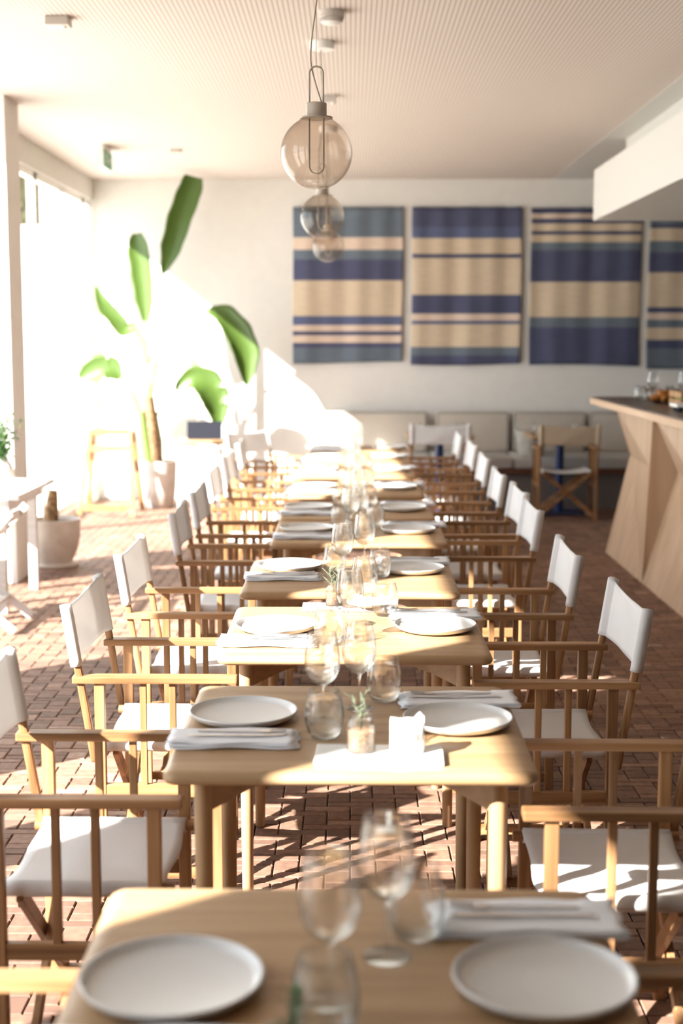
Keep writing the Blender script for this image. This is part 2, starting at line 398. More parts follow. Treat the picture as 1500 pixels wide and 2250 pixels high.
rug(1427, 1664, 457, 808, [(0,ST),(.1,NV),(.125,CR),(.2,ST),(.27,NV),(.395,CR),(.61,NV),(.645,PK),(.688,ST),(.74,CR),(.815,NV),(.87,ST)],
    'blue and cream rug cut by the right frame edge, above the bar glasses', 4)

# ------------------------------------------------------------------ tables
def make_table():
    t = thing('dining_table', 'x', 'table', group='oak tables in the long row')
    bm = BM(); w, d, th, r = .79, .765, .03, .035
    ring = []
    for cx, cy, a0 in ((w/2-r, d/2-r, 0), (-w/2+r, d/2-r, 90), (-w/2+r, -d/2+r, 180), (w/2-r, -d/2+r, 270)):
        for k in range(7): a = R(a0+15*k); ring.append((cx, cy, math.cos(a), math.sin(a)))
    prof = [(-.016, 0), (-.006, .003), (-.001, .009), (0, .016), (-.003, .022), (-.008, .0265), (-.015, .029), (-.03, .03)]
    rings = [[bm.verts.new((cx+(r+o)*ca, cy+(r+o)*sa, .71+z)) for cx, cy, ca, sa in ring] for o, z in prof]
    n = len(ring)
    for A, B in zip(rings, rings[1:]):
        for i in range(n): bm.faces.new((A[i], A[(i+1) % n], B[(i+1) % n], B[i]))
    bm.faces.new(rings[-1]); bm.faces.new(rings[0][::-1])
    obj('tabletop', bm, oak['x'], t, True)
    for sx in (-1, 1):
        for sy in (-1, 1):
            bm = BM(); x, y = sx*.315, sy*.30
            lathe(bm, [(0,0), (.015,0), (.0165,.004), (.0185,.3), (.0205,.69), (.0205,.709), (0,.709)], 20, (x, y, 0)); obj('leg', bm, oak['z'], t, True)
    for s in (-1, 1):
        bm = BM(); pts = [(-1, .075), (-.75, .052), (-.4, .035), (0, .03), (.4, .035), (.75, .052), (1, .075)]
        dirv = Vector((.315, s*.30, 0)); nrm = Vector((-s*.30, .315, 0)).normalized()*.0125; lo = .0 if s > 0 else .0015
        Q = []
        for u, h in pts:
            p = dirv*u*.97
            Q.append([bm.verts.new(p+nrm*k+Vector((0,0,z))) for k, z in ((-1, .7085-h), (1, .7085-h), (1, .7085), (-1, .7085))])
        for A, B in zip(Q, Q[1:]):
            for k in range(4): bm.faces.new((A[k], A[(k+1) % 4], B[(k+1) % 4], B[k]))
        bm.faces.new(Q[0]); bm.faces.new(Q[-1][::-1]); obj('cross_brace', bm, oak['y'], t)
    return t

# ------------------------------------------------------------------ director's chair (faces +X)
def make_chair():
    c = thing('director_chair', 'x', 'chair', group='folding canvas chairs along the tables')
    for s in (-1, 1):
        y = s*.255
        bm = BM(); box(bm, (-.0075, y, .650), (.479, .046, .021), .004); obj('armrest', bm, teak['x'], c)
        for x, w in ((-.17, .030), (.17, .030)):
            bm = BM(); box(bm, (x, y, .32), (w, .026, .64), .003); obj('leg', bm, teak['z'], c)
        bm = BM(); box(bm, (0, y, .315), (.312, .022, .038), .003); obj('side_rail', bm, teak['x'], c)
        for x in (-.043, .043):
            bm = BM(); box(bm, (x, y, .487), (.019, .019, .308), .002); obj('slat', bm, teak['z'], c)
        bm = BM(); bar(bm, (-.188, y, .40), (-.2600, y, .855), .022, .024, .007, Vector((0,1,0))); obj('back_post', bm, teak['z'], c)
        bm = BM(); tube(bm, [(-.195, s*.205, .436), (.205, s*.205, .436)], .014, 12); obj('seat_rail', bm, teak['x'], c)
    for x in (-.125, .125):
        for s in (-1, 1):
            bm = BM(); xx = x+s*.0095; bar(bm, (xx, s*.208, .425), (xx, -s*.232, .055), .034, .017, .002, Vector((1,0,0))); obj('crossed_leg', bm, teak['y'], c)
    for s in (-1, 1):
        bm = BM(); box(bm, (0, s*.222, .05), (.318, .022, .03), .003); obj('foot_rail', bm, teak['x'], c)
    # seat canvas sagging between the two rails, wrapped round them
    def fs(u, v):
        y = (v-.5)*2; e = abs(y); x = -.175+.355*u
        yy = y*.222; z = .452-.026*(1-e**2.2) - (.0 if e < .93 else ((e-.93)/.07)**2*.016)
        x += .004*math.sin(v*9+2)*(1 if u > .5 else -1)*(.5-abs(u-.5) < .01)
        z += .0022*math.sin(u*15+v*4)*(1-e)
        return Vector((x, yy, z)), Vector((0, 0, 1)), .005
    bm = BM(); sheet(bm, fs, 16, 26)
    for s in (-1, 1): tube(bm, [(-.175+.355*k/10, s*.206, .4365+.0008*math.sin(k*2)) for k in range(11)], .0185, 14)
    obj('seat_canvas', bm, M_canvas, c, 'all')
    # back canvas slung between the posts
    def fb(u, v):
        y = (u-.5)*2; e = abs(y); yy = y*.2725
        dpost = abs(abs(yy)-.255); r = .0185
        t = max(.0045, 2*math.sqrt(max(0, r*r-dpost*dpost))) if e > .8 else .0045
        if e > .995: t = .012
        ztop = .874-.026*(1-e**3.5); zbot = .688-.004*(1-e*e)
        z = zbot+(ztop-zbot)*v
        x = -.188-.075*(z-.40)/.472 - .022*(1-e**2)*(1-.25*v) - .003*math.sin(v*7+u*9)*(1-e)
        nrm = Vector((.472, 0, .075)).normalized()
        return Vector((x, yy, z)), nrm, t
    bm = BM(); sheet(bm, fb, 56, 12); obj('back_canvas', bm, M_canvas, c, 'all')
    return c

# ------------------------------------------------------------------ tableware
def make_plate():
    bm = BM(); lathe(bm, [(0,.0), (.098,.0), (.108,.003), (.124,.011), (.1285,.0195), (.1275,.0215), (.1250,.0215), (.1235,.0185), (.119,.0115), (.112,.0085), (0,.0075)], 56)
    return tag(obj('plate', bm, M_plate, None, True), 'x', 'plate', 'white stoneware plates')
def make_napkin():
    bm = BM(); rnd = random.Random(5)
    for k, (z, w, d, ox) in enumerate(((.0035, .290, .132, 0), (.0078, .286, .129, .003), (.0120, .276, .123, .006))):
        def f(u, v, z=z, w=w, d=d, ox=ox, k=k):
            x = (u-.5)*w+ox; y = (v-.5)*d; e = max(abs(u-.5), abs(v-.5))*2
            zz = z + .0015*math.sin(u*9+k*2)*math.sin(v*5+k) + (.003 if (u > .8 and v > .6 and k == 2) else 0)
            x += .004*math.sin(v*12+k); y += .003*math.sin(u*10+k)
            return Vector((x, y, zz)), Vector((0,0,1)), .0040*(1 if e < .97 else .6)
        sheet(bm, f, 22, 12)
    return tag(obj('napkin', bm, M_linen, None, 'all'), 'x', 'napkin', 'folded white napkins')
def flat_prism(bm, outline, z0, th, curve=lambda x: 0):
    top = [bm.verts.new((x, y, z0+th+curve(x))) for x, y in outline]; bot = [bm.verts.new((x, y, z0+curve(x))) for x, y in outline]
    n = len(outline); bm.faces.new(top); bm.faces.new(bot[::-1])
    for i in range(n): bm.faces.new((bot[i], bot[(i+1) % n], top[(i+1) % n], top[i]))
def make_fork():
    bm = BM(); cv = lambda x: .004*max(0, (x-.03)/.07)**2
    flat_prism(bm, [(-.10,-.004),(.035,-.0025),(.048,-.010),(.064,-.012),(.064,.012),(.048,.010),(.035,.0025),(-.10,.004)], 0, .0022, cv)
    for k in range(4):
        y = -.0105+.007*k; flat_prism(bm, [(.063,y-.0016),(.100,y-.001),(.100,y+.001),(.063,y+.0016)], 0, .002, cv)
    return tag(obj('fork', bm, M_steel, None, True), 'x', 'fork', 'steel forks on the napkins')
def make_knife():
    bm = BM(); flat_prism(bm, [(-.11,-.004),(.0,-.004),(.01,-.006),(.07,-.010),(.10,-.008),(.115,.003),(.10,.004),(.0,.004),(-.11,.004)], 0, .0024)
    return tag(obj('knife', bm, M_steel, None, True), 'x', 'knife', 'steel knives on the napkins')
def make_wine():
    outer = [(0,.0), (.034,.0), (.0355,.0012), (.034,.0022), (.012,.0045), (.0045,.010), (.0036,.02), (.0036,.070), (.005,.082), (.012,.089), (.024,.096), (.034,.108), (.0405,.125), (.0425,.142), (.0415,.162), (.038,.185), (.0345,.207), (.0338,.212)]
    inner = [(.0330,.212), (.0336,.207), (.037,.185), (.0405,.162), (.0415,.142), (.0395,.126), (.033,.110), (.023,.099), (.011,.092), (0,.090)]
    bm = BM(); lathe(bm, outer+inner, 40)
    return tag(obj('wine_glass', bm, M_glass, None, 'all'), 'x', 'wine glass', 'stemmed wine glasses')
def make_tumbler():
    outer = [(0,0), (.024,0), (.030,.003), (.038,.014), (.0435,.034), (.0445,.05), (.043,.07), (.039,.09), (.0345,.108), (.034,.110)]
    inner = [(.0330,.110), (.038,.09), (.042,.07), (.0433,.05), (.0422,.034), (.0365,.017), (.028,.0075), (0,.0065)]
    bm = BM(); lathe(bm, outer+inner, 40)
    return tag(obj('tumbler', bm, M_glass, None, 'all'), 'x', 'water glass', 'stemless water glasses')

ORD = ['nearest', 'second', 'third', 'fourth', 'fifth', 'sixth', 'seventh', 'eighth', 'ninth', 'farthest']
def tn(k): return 'the nearest table' if k == 0 else 'the farthest table of the row' if k == 9 else 'the %s table from the camera' % ORD[k]
TY = [1.875, 3.245, 4.34, 5.35, 6.57, 7.42, 8.47, 9.60, 10.62, 11.52]
TX = [0, .002, .012, -.001, .038, .036, .034, .035, .045, .062]
LOOK = {0: ', cut by the bottom frame edge', 1: ' with marble board, candle and jar', 2: ' with a dark slate board at its rear edge'}
protos = dict(table=make_table(), chair=make_chair(), plate=make_plate(), napkin=make_napkin(), fork=make_fork(), knife=make_knife(), wine=make_wine(), tumbler=make_tumbler())
used = set()
def put(kind, label, loc, rz=0, scale=None):
    p = protos[kind]
    if kind not in used:
        used.add(kind); p.location = loc; p.rotation_euler = (0,0,rz); p['label'] = label
        if scale: p.scale = (scale,)*3
        return p
    return dup(p, label, loc, rz, scale)
for k in range(10):
    put('table', ('oak dining table nearest the camera' if k == 0 else 'oak dining table farthest down the row' if k == 9 else '%s oak dining table from camera' % ORD[k]) + LOOK.get(k, ''), (TX[k], TY[k], 0), R(random.uniform(-.3, .3)))
PL = {0: dict(pL=(-.248,1.884), pR=(.270,1.887), nR=(.271,2.105), nL=(-.25,1.70), wA=(-.027,1.845), wB=(.053,1.987), tA=(-.032,1.75), tB=(.099,2.058)),
      1: dict(pL=(-.254,3.298), pR=(.251,3.244), nR=(.265,3.435), nL=(-.259,3.10), wA=(-.066,3.27), wB=(.021,3.387), tA=(-.059,3.135), tB=(.083,3.463)),
      2: dict(pL=(-.229,4.331), pR=(.262,4.334), nR=(.272,4.53), nL=(-.244,4.165), wA=(-.002,4.21), wB=(.044,4.427), tA=(-.064,4.116), tB=(.112,4.555)),
      3: dict(pL=(-.238,5.50), pR=(.235,5.43), nR=(.25,5.65), nL=(-.25,5.27), wA=(-.03,5.25), wB=(.055,5.52), tA=(-.06,5.40), tB=(.11,5.30))}
rnd = random.Random(11)
for k in range(10):
    if k in PL: P = PL[k]
    else:
        j = lambda a: a+rnd.uniform(-.010, .010)
        P = {q: (TX[k]+j(x), TY[k]+j(y)) for q, (x, y) in dict(pL=(-.25,.015), pR=(.24,-.01), nR=(.262,.205), nL=(-.25,-.20), wA=(-.03,-.07), wB=(.0,.045), tA=(-.08,.12), tB=(.07,.14)).items()}
    Z = .7402; T = tn(k)
    for q, sd in (('pL', 'left'), ('pR', 'right')): put('plate', 'round white stoneware plate on the %s side of %s' % (sd, T), (*P[q], Z+.0002), rnd.uniform(0, 6))
    for q, sd in (('nL', 'left'), ('nR', 'right')):
        x, y = P[q]; a = R(rnd.uniform(-2, 2)) + (0 if sd == 'right' else math.pi)
        # the napkin lies beside the plate; a plate never cuts into it
        px, py = P['p'+q[1]]; dy = y-py; m_ = .129+.071
        if abs(dy) < m_: y = py + math.copysign(m_, dy)
        lim = .303
        y = min(max(y, TY[k]-lim), TY[k]+lim)
        put('napkin', 'folded white linen napkin on the %s side of %s' % (sd, T), (x, y, Z+.0006), a)
        if k < 7:
            s = 1 if sd == 'right' else -1
            put('fork', 'steel fork on the %s napkin of %s' % (sd, T), (x-s*.015, y+.022, Z+.0170), R(rnd.uniform(-3, 3)) + (math.pi if sd == 'right' else 0))
            put('knife', 'steel knife on the %s napkin of %s' % (sd, T), (x-s*.005, y-.012, Z+.0170), R(rnd.uniform(-3, 3)) + (math.pi if sd == 'right' else 0))
    for q, kd, w in (('wA', 'wine', 'front stemmed wine glass, closer to the camera, on '), ('wB', 'wine', 'rear stemmed wine glass, behind the other one, on '),
                     ('tA', 'tumbler', 'stemless rounded water glass left of the wine glasses on '), ('tB', 'tumbler', 'stemless rounded water glass right of the wine glasses on ')):
        if k > 7 and q == 'tB': continue
        put(kd, w+T, (*P[q], Z), rnd.uniform(0, 6))

# chairs: left side faces +X, right side faces -X
CY_L = [1.84, 3.205, 4.31, 5.26, 6.45, 7.30, 8.42, 9.45, 10.55, 11.62]
CY_R = [1.86, 3.13, 4.25, 5.25, 6.57, 7.30, 8.20, 9.30, 10.40, 11.40]
XLc = [-.60,-.59,-.566,-.56,-.545,-.545,-.575,-.575,-.58,-.68]
XRc = [.60,.595,.575,.55,.565,.59,.58,.60,.61,.58]
for k in range(10):
    T = tn(k)
    put('chair', 'teak chair with white canvas, left side of %s' % T, (XLc[k]+TX[k]*.5, CY_L[k], 0), R(rnd.uniform(-1., 1.) - (38 if k == 9 else 0)))
    put('chair', 'teak chair with white canvas, right side of %s' % T, (XRc[k]+TX[k]*.5, CY_R[k], 0), math.pi+R(rnd.uniform(-1., 1.)))
# chairs at the wall-side tables, seen from behind
M_tan = fabric('tan_canvas', (.62,.50,.36), tr=.2)
put('chair', 'teak director chair with its tan canvas back turned to the camera beside the bar', (1.94, 12.85, 0), R(90))
put('chair', 'teak chair with pale grey back turned to the camera, left of the tan one', (.80, 12.95, 0), R(90))

# ------------------------------------------------------------------ centrepieces
def board(name, c, s, m, label, rz=0):
    bm = BM(); box(bm, (0,0,s[2]/2), s, .003); o = obj(name, bm, m, loc=c); o.rotation_euler = (0,0,rz); return tag(o, label, 'serving board')
board('serving_board', (.062, 2.975, .7402), (.275, .125, .012), M_marble, 'pale marble serving board under the candle on the second table', R(-2))
board('serving_board', (-.01, 4.66, .7402), (.30, .10, .014), M_slate, 'dark slate serving board at the rear of the third table')
board('serving_board', (-.03, 1.585, .7402), (.26, .12, .012), M_slate, 'dark slate board on the nearest table at the bottom frame edge')
def jar(c, label, s=1.):
    t = thing('glass_jar', label, 'jar', c, 0, 'small glass jars of granules')
    bm = BM(); lathe(bm, [(0,0), (.028,0), (.031,.003), (.031,.058), (.026,.067), (.0235,.070), (.0235,.079), (.025,.080), (.0222,.080), (.0222,.070), (.0245,.066), (.0292,.057), (.0292,.005), (0,.004)], 32)
    obj('jar_body', bm, M_glass, t, 'all')
    bm = BM(); lathe(bm, [(0,.0045), (.0285,.0045), (.0285,.046), (.022,.0485), (0,.047)], 28); obj('filling', bm, M_grain, t, True)
    t.scale = (s,)*3; return t
def sprig(c, label, seed, h=.075, n=16, m=None, cat='plant sprig', name='leafy_sprig'):
    t = thing(name, label, cat, c, 0); rn = random.Random(seed)
    for q in range(3):
        a = rn.uniform(0, 6.28); lean = rn.uniform(.1, .35)
        top = Vector((math.cos(a)*lean*h, math.sin(a)*lean*h, h*rn.uniform(.8, 1.1))); bm = BM()
        pts = [Vector((0,0,0)), top*.5+Vector((0,0,.004)), top]; tube(bm, pts, [.0013,.001,.0006], 6)
        st = obj('stem', bm, M_sage, t, True); bm = BM()
        for i in range(n//3):
            f = .35+.65*i/(n//3-1); p = top*f; b = rn.uniform(0, 6.28); L_ = rn.uniform(.5, 1)*h*.42
            d = Vector((math.cos(b), math.sin(b), .7)).normalized(); sd = d.cross(Vector((0,0,1))).normalized()*L_*.13; up = sd.cross(d).normalized()*.0006
            vs = [p, p+d*L_*.45+sd, p+d*L_, p+d*L_*.45-sd]
            A = [bm.verts.new(v+up) for v in vs]; Bq = [bm.verts.new(v-up) for v in vs]
            bm.faces.new(A); bm.faces.new(Bq[::-1])
            for e in range(4): bm.faces.new((A[e], A[(e+1) % 4], Bq[(e+1) % 4], Bq[e]))
        obj('leaves', bm, m or M_sage, st)
    return t
def candle(c, label, r=.037, h=.062):
    t = thing('candle', label, 'candle', c, 0)
    bm = BM(); n = 40; rn = random.Random(2); edge = [h + (.016*max(0, math.sin(a*2*math.pi/n*2+.6))**2 + .006*rn.random()) for a in range(n)]
    R0 = [bm.verts.new((r*math.cos(2*math.pi*a/n), r*math.sin(2*math.pi*a/n), 0)) for a in range(n)]
    R1 = [bm.verts.new((r*1.0*math.cos(2*math.pi*a/n), r*math.sin(2*math.pi*a/n), edge[a])) for a in range(n)]
    R2 = [bm.verts.new((r*.86*math.cos(2*math.pi*a/n), r*.86*math.sin(2*math.pi*a/n), edge[a]-.002)) for a in range(n)]
    R3 = [bm.verts.new((r*.7*math.cos(2*math.pi*a/n), r*.7*math.sin(2*math.pi*a/n), h-.012)) for a in range(n)]
    for A, Bq in ((R0,R1),(R1,R2),(R2,R3)):
        for a in range(n): bm.faces.new((A[a], A[(a+1) % n], Bq[(a+1) % n], Bq[a]))
    bm.faces.new(R3); bm.faces.new(R0[::-1]); obj('wax_body', bm, M_wax, t, 'all')
    bm = BM(); tube(bm, [(0,0,h-.012), (.001,0,h-.004), (.002,.001,h+.004)], .0012, 6); obj('wick', bm, M_black, t)
candle((.122, 2.985, .7524), 'chunky white candle with a melted rim on the marble board')
jar((.023, 2.985, .7524), 'small glass jar of brown granules beside the candle')
sprig((.023, 2.985, .7994), 'grey-green sprig standing in the jar beside the candle', 4, .075)
jar((-.055, 4.66, .7544), 'small glass jar on the slate board of the third table', .9)
sprig((-.055, 4.66, .7966), 'pale leafy sprig standing in the jar on the third table', 9, .09, 24)
bm = BM(); lathe(bm, [(0,0), (.05,0), (.066,.009), (.068,.016), (.064,.017), (.06,.011), (0,.006)], 40)
tag(obj('saucer', bm, M_plate, None, True, loc=(.055, 4.655, .7544)), 'small white dish on the slate board of the third table', 'dish')
jar((-.075, 1.585, .7524), 'small glass jar on the nearest table at the bottom frame edge')
sprig((-.075, 1.585, .7994), 'dark green sprig in the jar at the bottom frame edge', 14, .07, 24, M_leaf2)

# ------------------------------------------------------------------ pendants
def make_pendant():
    t = thing('pendant_lamp', 'x', 'lamp', group='glass globe lamps over the table row')   # origin at the globe centre
    bm = BM(); r = .118; n = 28
    pr = [(r*math.sin(a), -r*math.cos(a)) for a in [R(x) for x in range(0, 156, 6)]] + [(.052, .109)]
    pi_ = [(max(0, (rr-.0022*(rr/r if rr < .02 else 1))), zz + (.002 if zz < 0 else -.001)) for rr, zz in pr[::-1]]
    pr[0] = (0, -r); pi_[-1] = (0, -r+.003)
    lathe(bm, pr+pi_, 56); obj('glass_globe', bm, M_globe, t, 'all')
    bm = BM(); lathe(bm, [(0,.1095), (.053,.1095), (.053,.114), (.034,.1145), (.034,.157), (.031,.159), (0,.159)], 36); obj('cap', bm, M_taupe, t, True)
    def loop(z0, z1, w):
        P = [Vector((-w, 0, z0+w)), Vector((-w, 0, z1-w))] + [Vector((-w*math.cos(R(a)), 0, z1-w+w*math.sin(R(a)))) for a in range(15, 180, 15)] + [Vector((w, 0, z1-w)), Vector((w, 0, z0+w))]
        return P
    bm = BM(); tube(bm, loop(.13, .275, .0225), .0032, 10); obj('hanging_loop', bm, M_taupe, t, True)
    bm = BM(); P = [Vector((p.x, 0, .055-(p.z)*1.0)) for p in loop(-.082, .122, .0235)]; tube(bm, P, .0032, 10); obj('light_loop', bm, M_taupe, t, True)
    return t
pend = make_pendant()
GP = [(695, 336, 4.77), (708, 476, 7.78), (721, 541, 10.85)]
PLB = ['glass globe pendant lamp nearest the camera, largest of the three', 'middle one of the three glass globe pendants', 'farthest and smallest glass globe pendant']
first = True
for (px, py, Y), lb in zip(GP, PLB):
    g = ony(px, py, Y)
    if first: o = pend; pend.location = g; pend['label'] = lb; first = False
    else: o = dup(pend, lb, g, 0)
    zc_ = CH-g.z
    bm = BM(); lathe(bm, [(0,zc_-.04), (.062,zc_-.04), (.065,zc_-.036), (.065,zc_), (0,zc_)], 36); obj('ceiling_rose', bm, M_white, o, True)
    bm = BM(); tube(bm, [(0,0,.274), (0,0,zc_-.03)], .0009, 6); obj('steel_wire', bm, M_cable, o)
    pts = []; K = 40
    for i in range(K+1):
        f = i/K; z = .158+(zc_-.03-.158)*f
        x = .018*math.exp(-f*9) + .017*math.sin((z-.158)*11.+3.3)*min(1, f*6)*(1-f*.6) - .010*(1-math.exp(-f*9))*(1-f)
        pts.append((x, .004*math.sin(f*9), z))
    bm = BM(); tube(bm, pts, .0024, 8); obj('power_cord', bm, M_cable, o, True)

# ------------------------------------------------------------------ ceiling fittings
p = onz(728, 22, CH)
t = thing('smoke_detector', 'round white smoke detector on the ceiling beside the lamp cord', 'smoke detector', (p.x, p.y+.02, CH))
bm = BM(); lathe(bm, [(0,0), (.062,0), (.062,-.03), (.056,-.036), (0,-.036)], 36); obj('housing', bm, M_grey, t, True)
bm = BM(); lathe(bm, [(.0,-.0355), (.054,-.0355), (.05,-.055), (.03,-.064), (0,-.066)], 36); obj('sensor_dome', bm, M_white, t, True)
bm = BM()
for a in range(36): c_, s_ = math.cos(R(a*10)), math.sin(R(a*10)); bar(bm, (c_*.0575, s_*.0575, -.036), (c_*.05, s_*.05, -.053), .004, .004, 0)
obj('vent_ribs', bm, M_grey, t)
def ceil_box(px, py, s, label, name='motion_sensor', cat='sensor', m=None):
    p = onz(px, py, CH); t = thing(name, label, cat, (p.x, p.y, CH))
    bm = BM(); box(bm, (0,0,-s[2]/2), s, .006); obj('housing', bm, m or M_grey, t)
    bm = BM(); lathe(bm, [(0,-s[2]+.001), (.012,-s[2]+.001), (.010,-s[2]-.010), (0,-s[2]-.014)], 16, (s[0]*.25, 0, 0)); obj('lens', bm, M_white, t, True)
ceil_box(128, 38, (.115, .10, .045), 'grey box sensor on the ceiling at upper left')
ceil_box(724, 210, (.085, .07, .045), 'small grey sensor on the ceiling behind the first lamp loop')
ceil_box(386, 328, (.09, .08, .03), 'tiny pale sensor on the far ceiling above the tall leaf')
p = onz(232, 323, CH)
t = thing('exit_sign', 'green exit sign hanging edge-on from the ceiling near the windows', 'exit sign', (p.x, p.y, 0))
bm = BM(); box(bm, (0, 0, CH-.105), (.03, .42, .15), .003); obj('sign_panel', bm, M_white, t)
for s in (-1, 1):
    bm = BM(); box(bm, (s*.0165, 0, CH-.105), (.004, .40, .135)); f_ = obj('green_face', bm, M_sign, t)
    bm = BM(); X_ = s*.0190; y0 = -.08; zz = CH-.105
    for a, b, w in (((.0,.02),(.02,-.01),.02), ((.02,-.01),(.045,-.045),.012), ((.0,-.0),(-.03,-.04),.012), ((.005,.03),(.04,.02),.009), ((.0,.03),(-.03,.02),.009)):
        bar(bm, (X_, y0+a[0], zz+a[1]), (X_, y0+b[0], zz+b[1]), .002, w, 0, Vector((0,-(b[1]-a[1]),b[0]-a[0])))
    lathe(bm, [(0,-.009),(.0065,-.006),(.009,0),(.0065,.006),(0,.009)], 12, (X_, y0+.004, zz+.047))
    bar(bm, (X_, .03, zz), (X_, .12, zz), .002, .012, 0); bar(bm, (X_, .10, zz+.025), (X_, .125, zz), .002, .012, 0, Vector((0,1,1))); bar(bm, (X_, .10, zz-.025), (X_, .125, zz), .002, .012, 0, Vector((0,-1,1)))
    obj('running_figure_and_arrow', bm, M_white, f_)
bm = BM(); box(bm, (0, 0, CH-.015), (.04, .30, .03), .003); obj('ceiling_mount', bm, M_white, t)

# ------------------------------------------------------------------ bench along the back wall
B0x = .0; BE = 3.9
t = thing('wall_bench', 'long built-in wall bench with a grey seat and dark wooden base', 'bench', (0, 0, 0))
bm = BM(); box(bm, ((B0x+BE)/2, 13.98, .17), (BE-B0x-.1, .80, .34)); obj('bench_base', bm, mat('grey_panel', (.17,.155,.15), .7), t)
bm = BM(); box(bm, ((B0x+BE)/2, 13.96, .365), (BE-B0x, .86, .05), .003); obj('bench_board', bm, mat('dark_brown_wood', (.12,.05,.028), .5), t)
n = 5; w_ = (BE-B0x)/n
for i in range(n):
    bm = BM(); box(bm, (B0x+(i+.5)*w_, 13.95, .445), (w_-.01, .86, .105), .02, seg=3); obj('seat_pad', bm, M_benchseat, t, 'all')
edges = [(700, 940), (957, 1120), (1127, 1288), (1295, 1462), (1470, 1640)]
nm = ['leftmost cushion, partly in the sun patch', 'beige cushion behind the grey-backed chair', 'beige cushion behind the wicker basket', 'beige cushion partly hidden by the bar corner', 'beige cushion hidden behind the bar']
for (a, b), lb in zip(edges[:4], nm):
    q0 = ony(a, 905, 14.2); q1 = ony(b, 905, 14.2)
    c = thing('bench_cushion', 'wall bench back cushion, '+lb, 'cushion', ((q0.x+q1.x)/2, 14.27, .50), 0, 'back cushions along the wall bench')
    bm = BM(); ww = q1.x-q0.x-.02; box(bm, (0, 0, .20), (ww, .13, .40), .025, seg=3); obj('cushion_body', bm, M_bench, c, 'all')
    bm = BM(); z1 = .396; P = [(-ww/2+.012,-.062,.01), (-ww/2+.012,-.062,z1-.01), (ww/2-.012,-.062,z1-.01), (ww/2-.012,-.062,.01)]
    for A, Bq in zip(P, P[1:]): tube(bm, [A, Bq], .006, 8)
    obj('piping', bm, M_piping, c, True)
    c.location.z = .499
# bench-side tables on blue pedestals
def ped_table(x, y, label):
    t = thing('pedestal_table', label, 'table', (x, y, 0), 0, 'tables on blue pedestals by the bench')
    bm = BM(); box(bm, (0, 0, .725), (.62, .62, .03), .012, seg=3); obj('tabletop', bm, oak['x'], t)
    bm = BM(); lathe(bm, [(0,.012),(.038,.012),(.038,.69),(.06,.70),(.12,.709),(0,.709)], 24); obj('pedestal', bm, M_blue, t, True)
    bm = BM(); box(bm, (0,0,.008), (.42,.42,.014), .004); obj('base_plate', bm, M_blue, t)
    return t
ped_table(1.955, 13.28, 'small table on a blue pedestal behind the tan-backed chair by the bar')
ped_table(.83, 13.30, 'small table on a blue pedestal behind the grey-backed chair')
def small_thing(kind, x, y, label): put(kind, label, (x, y, .7404))
for i, (x, y, lb) in enumerate([(1.72,13.15,'left'), (2.10,13.2,'right')]): small_thing('tumbler', x, y, 'small water glass at the %s of the blue-legged table by the bar' % lb)
for i, (x, y, lb) in enumerate([(.62,13.15,'left'), (1.02,13.2,'right')]): small_thing('tumbler', x, y, 'small water glass at the %s of the blue-legged table by the long row' % lb)
# basket on the bench
b0 = ony(1168, 985, 13.9)
t = thing('wicker_basket', 'grey wicker basket standing on the wall bench', 'basket', (b0.x-.02, 13.80, .499))
bm = BM(); K = 11
for k in range(K):
    z = .012+.022*k; rr = .115+.004*k; lathe(bm, [(rr, z-.011), (rr+.008, z), (rr, z+.011), (rr-.008, z)], 36, close=True)
lathe(bm, [(0,.004),(.112,.004),(.112,.012),(0,.012)], 36); obj('woven_body', bm, M_wick, t, 'all')
bm = BM()
tube(bm, [(.155*math.cos(R(a)), 0, .24+.10*math.sin(R(a))) for a in range(0, 181, 15)], .008, 8); obj('handle', bm, M_wick, t, True)

# ------------------------------------------------------------------ things on the bar
BZ = 1.1905
def bar_at(px, X): r = ray(px, 870); t_ = X/r.x; return (X, r.y*t_, BZ)
t = thing('glass_bowl', 'round glass bowl on the bar holding orange slices', 'bowl', (2.13, 9.75, BZ))
bm = BM(); lathe(bm, [(0,0),(.05,0),(.10,.02),(.12,.06),(.115,.10),(.112,.10),(.116,.06),(.097,.023),(.048,.005),(0,.005)], 40); obj('bowl_glass', bm, M_glass, t, 'all')
for i in range(9):
    a = i*2.399; r_ = .0 if i == 0 else .055; z = .037 + (.028 if i > 6 else 0)
    if i > 6: r_ = .03
    bm = BM(); bmesh.ops.create_icosphere(bm, subdivisions=3, radius=.028); o = obj('orange', bm, M_orange, None, 'all', loc=(2.13+r_*math.cos(a), 9.75+r_*math.sin(a), BZ+z))
    tag(o, ['orange in the middle of the glass bowl on the bar'][0] if i == 0 else 'orange at the bottom of the glass bowl on the bar, against its side' if i < 7 else 'orange lying on top in the glass bowl on the bar', 'fruit', 'oranges in the glass bowl')
for i, (x, y) in enumerate([(2.02,9.95),(2.12,10.02),(2.22,9.98),(2.30,9.86),(2.38,9.95)]):
    put('wine' if i in (1,3) else 'tumbler', 'clear glass on the bar, %s in the group behind the orange bowl' % ['leftmost', 'second from left', 'middle', 'second from right', 'rightmost'][i], (x, y, BZ))
t = thing('wooden_crate', 'wooden crate of green limes on the bar at the right frame edge', 'crate', (2.20, 9.15, BZ))
bm = BM()
box(bm, (0,0,.006), (.24,.34,.012), .002)
for s in (-1,1):
    for z in (.035,.085): box(bm, (s*.117,0,z), (.010,.34,.038), .002); box(bm, (0,s*.165,z), (.224,.010,.038), .002)
    for q in (-1,1): box(bm, (s*.104,q*.152,.055), (.016,.016,.10), .002)
obj('slatted_body', bm, pine, t)
M_lime = speck('lime_skin', (.14,.22,.03), (.24,.32,.05), 40, .5)
k_ = 0
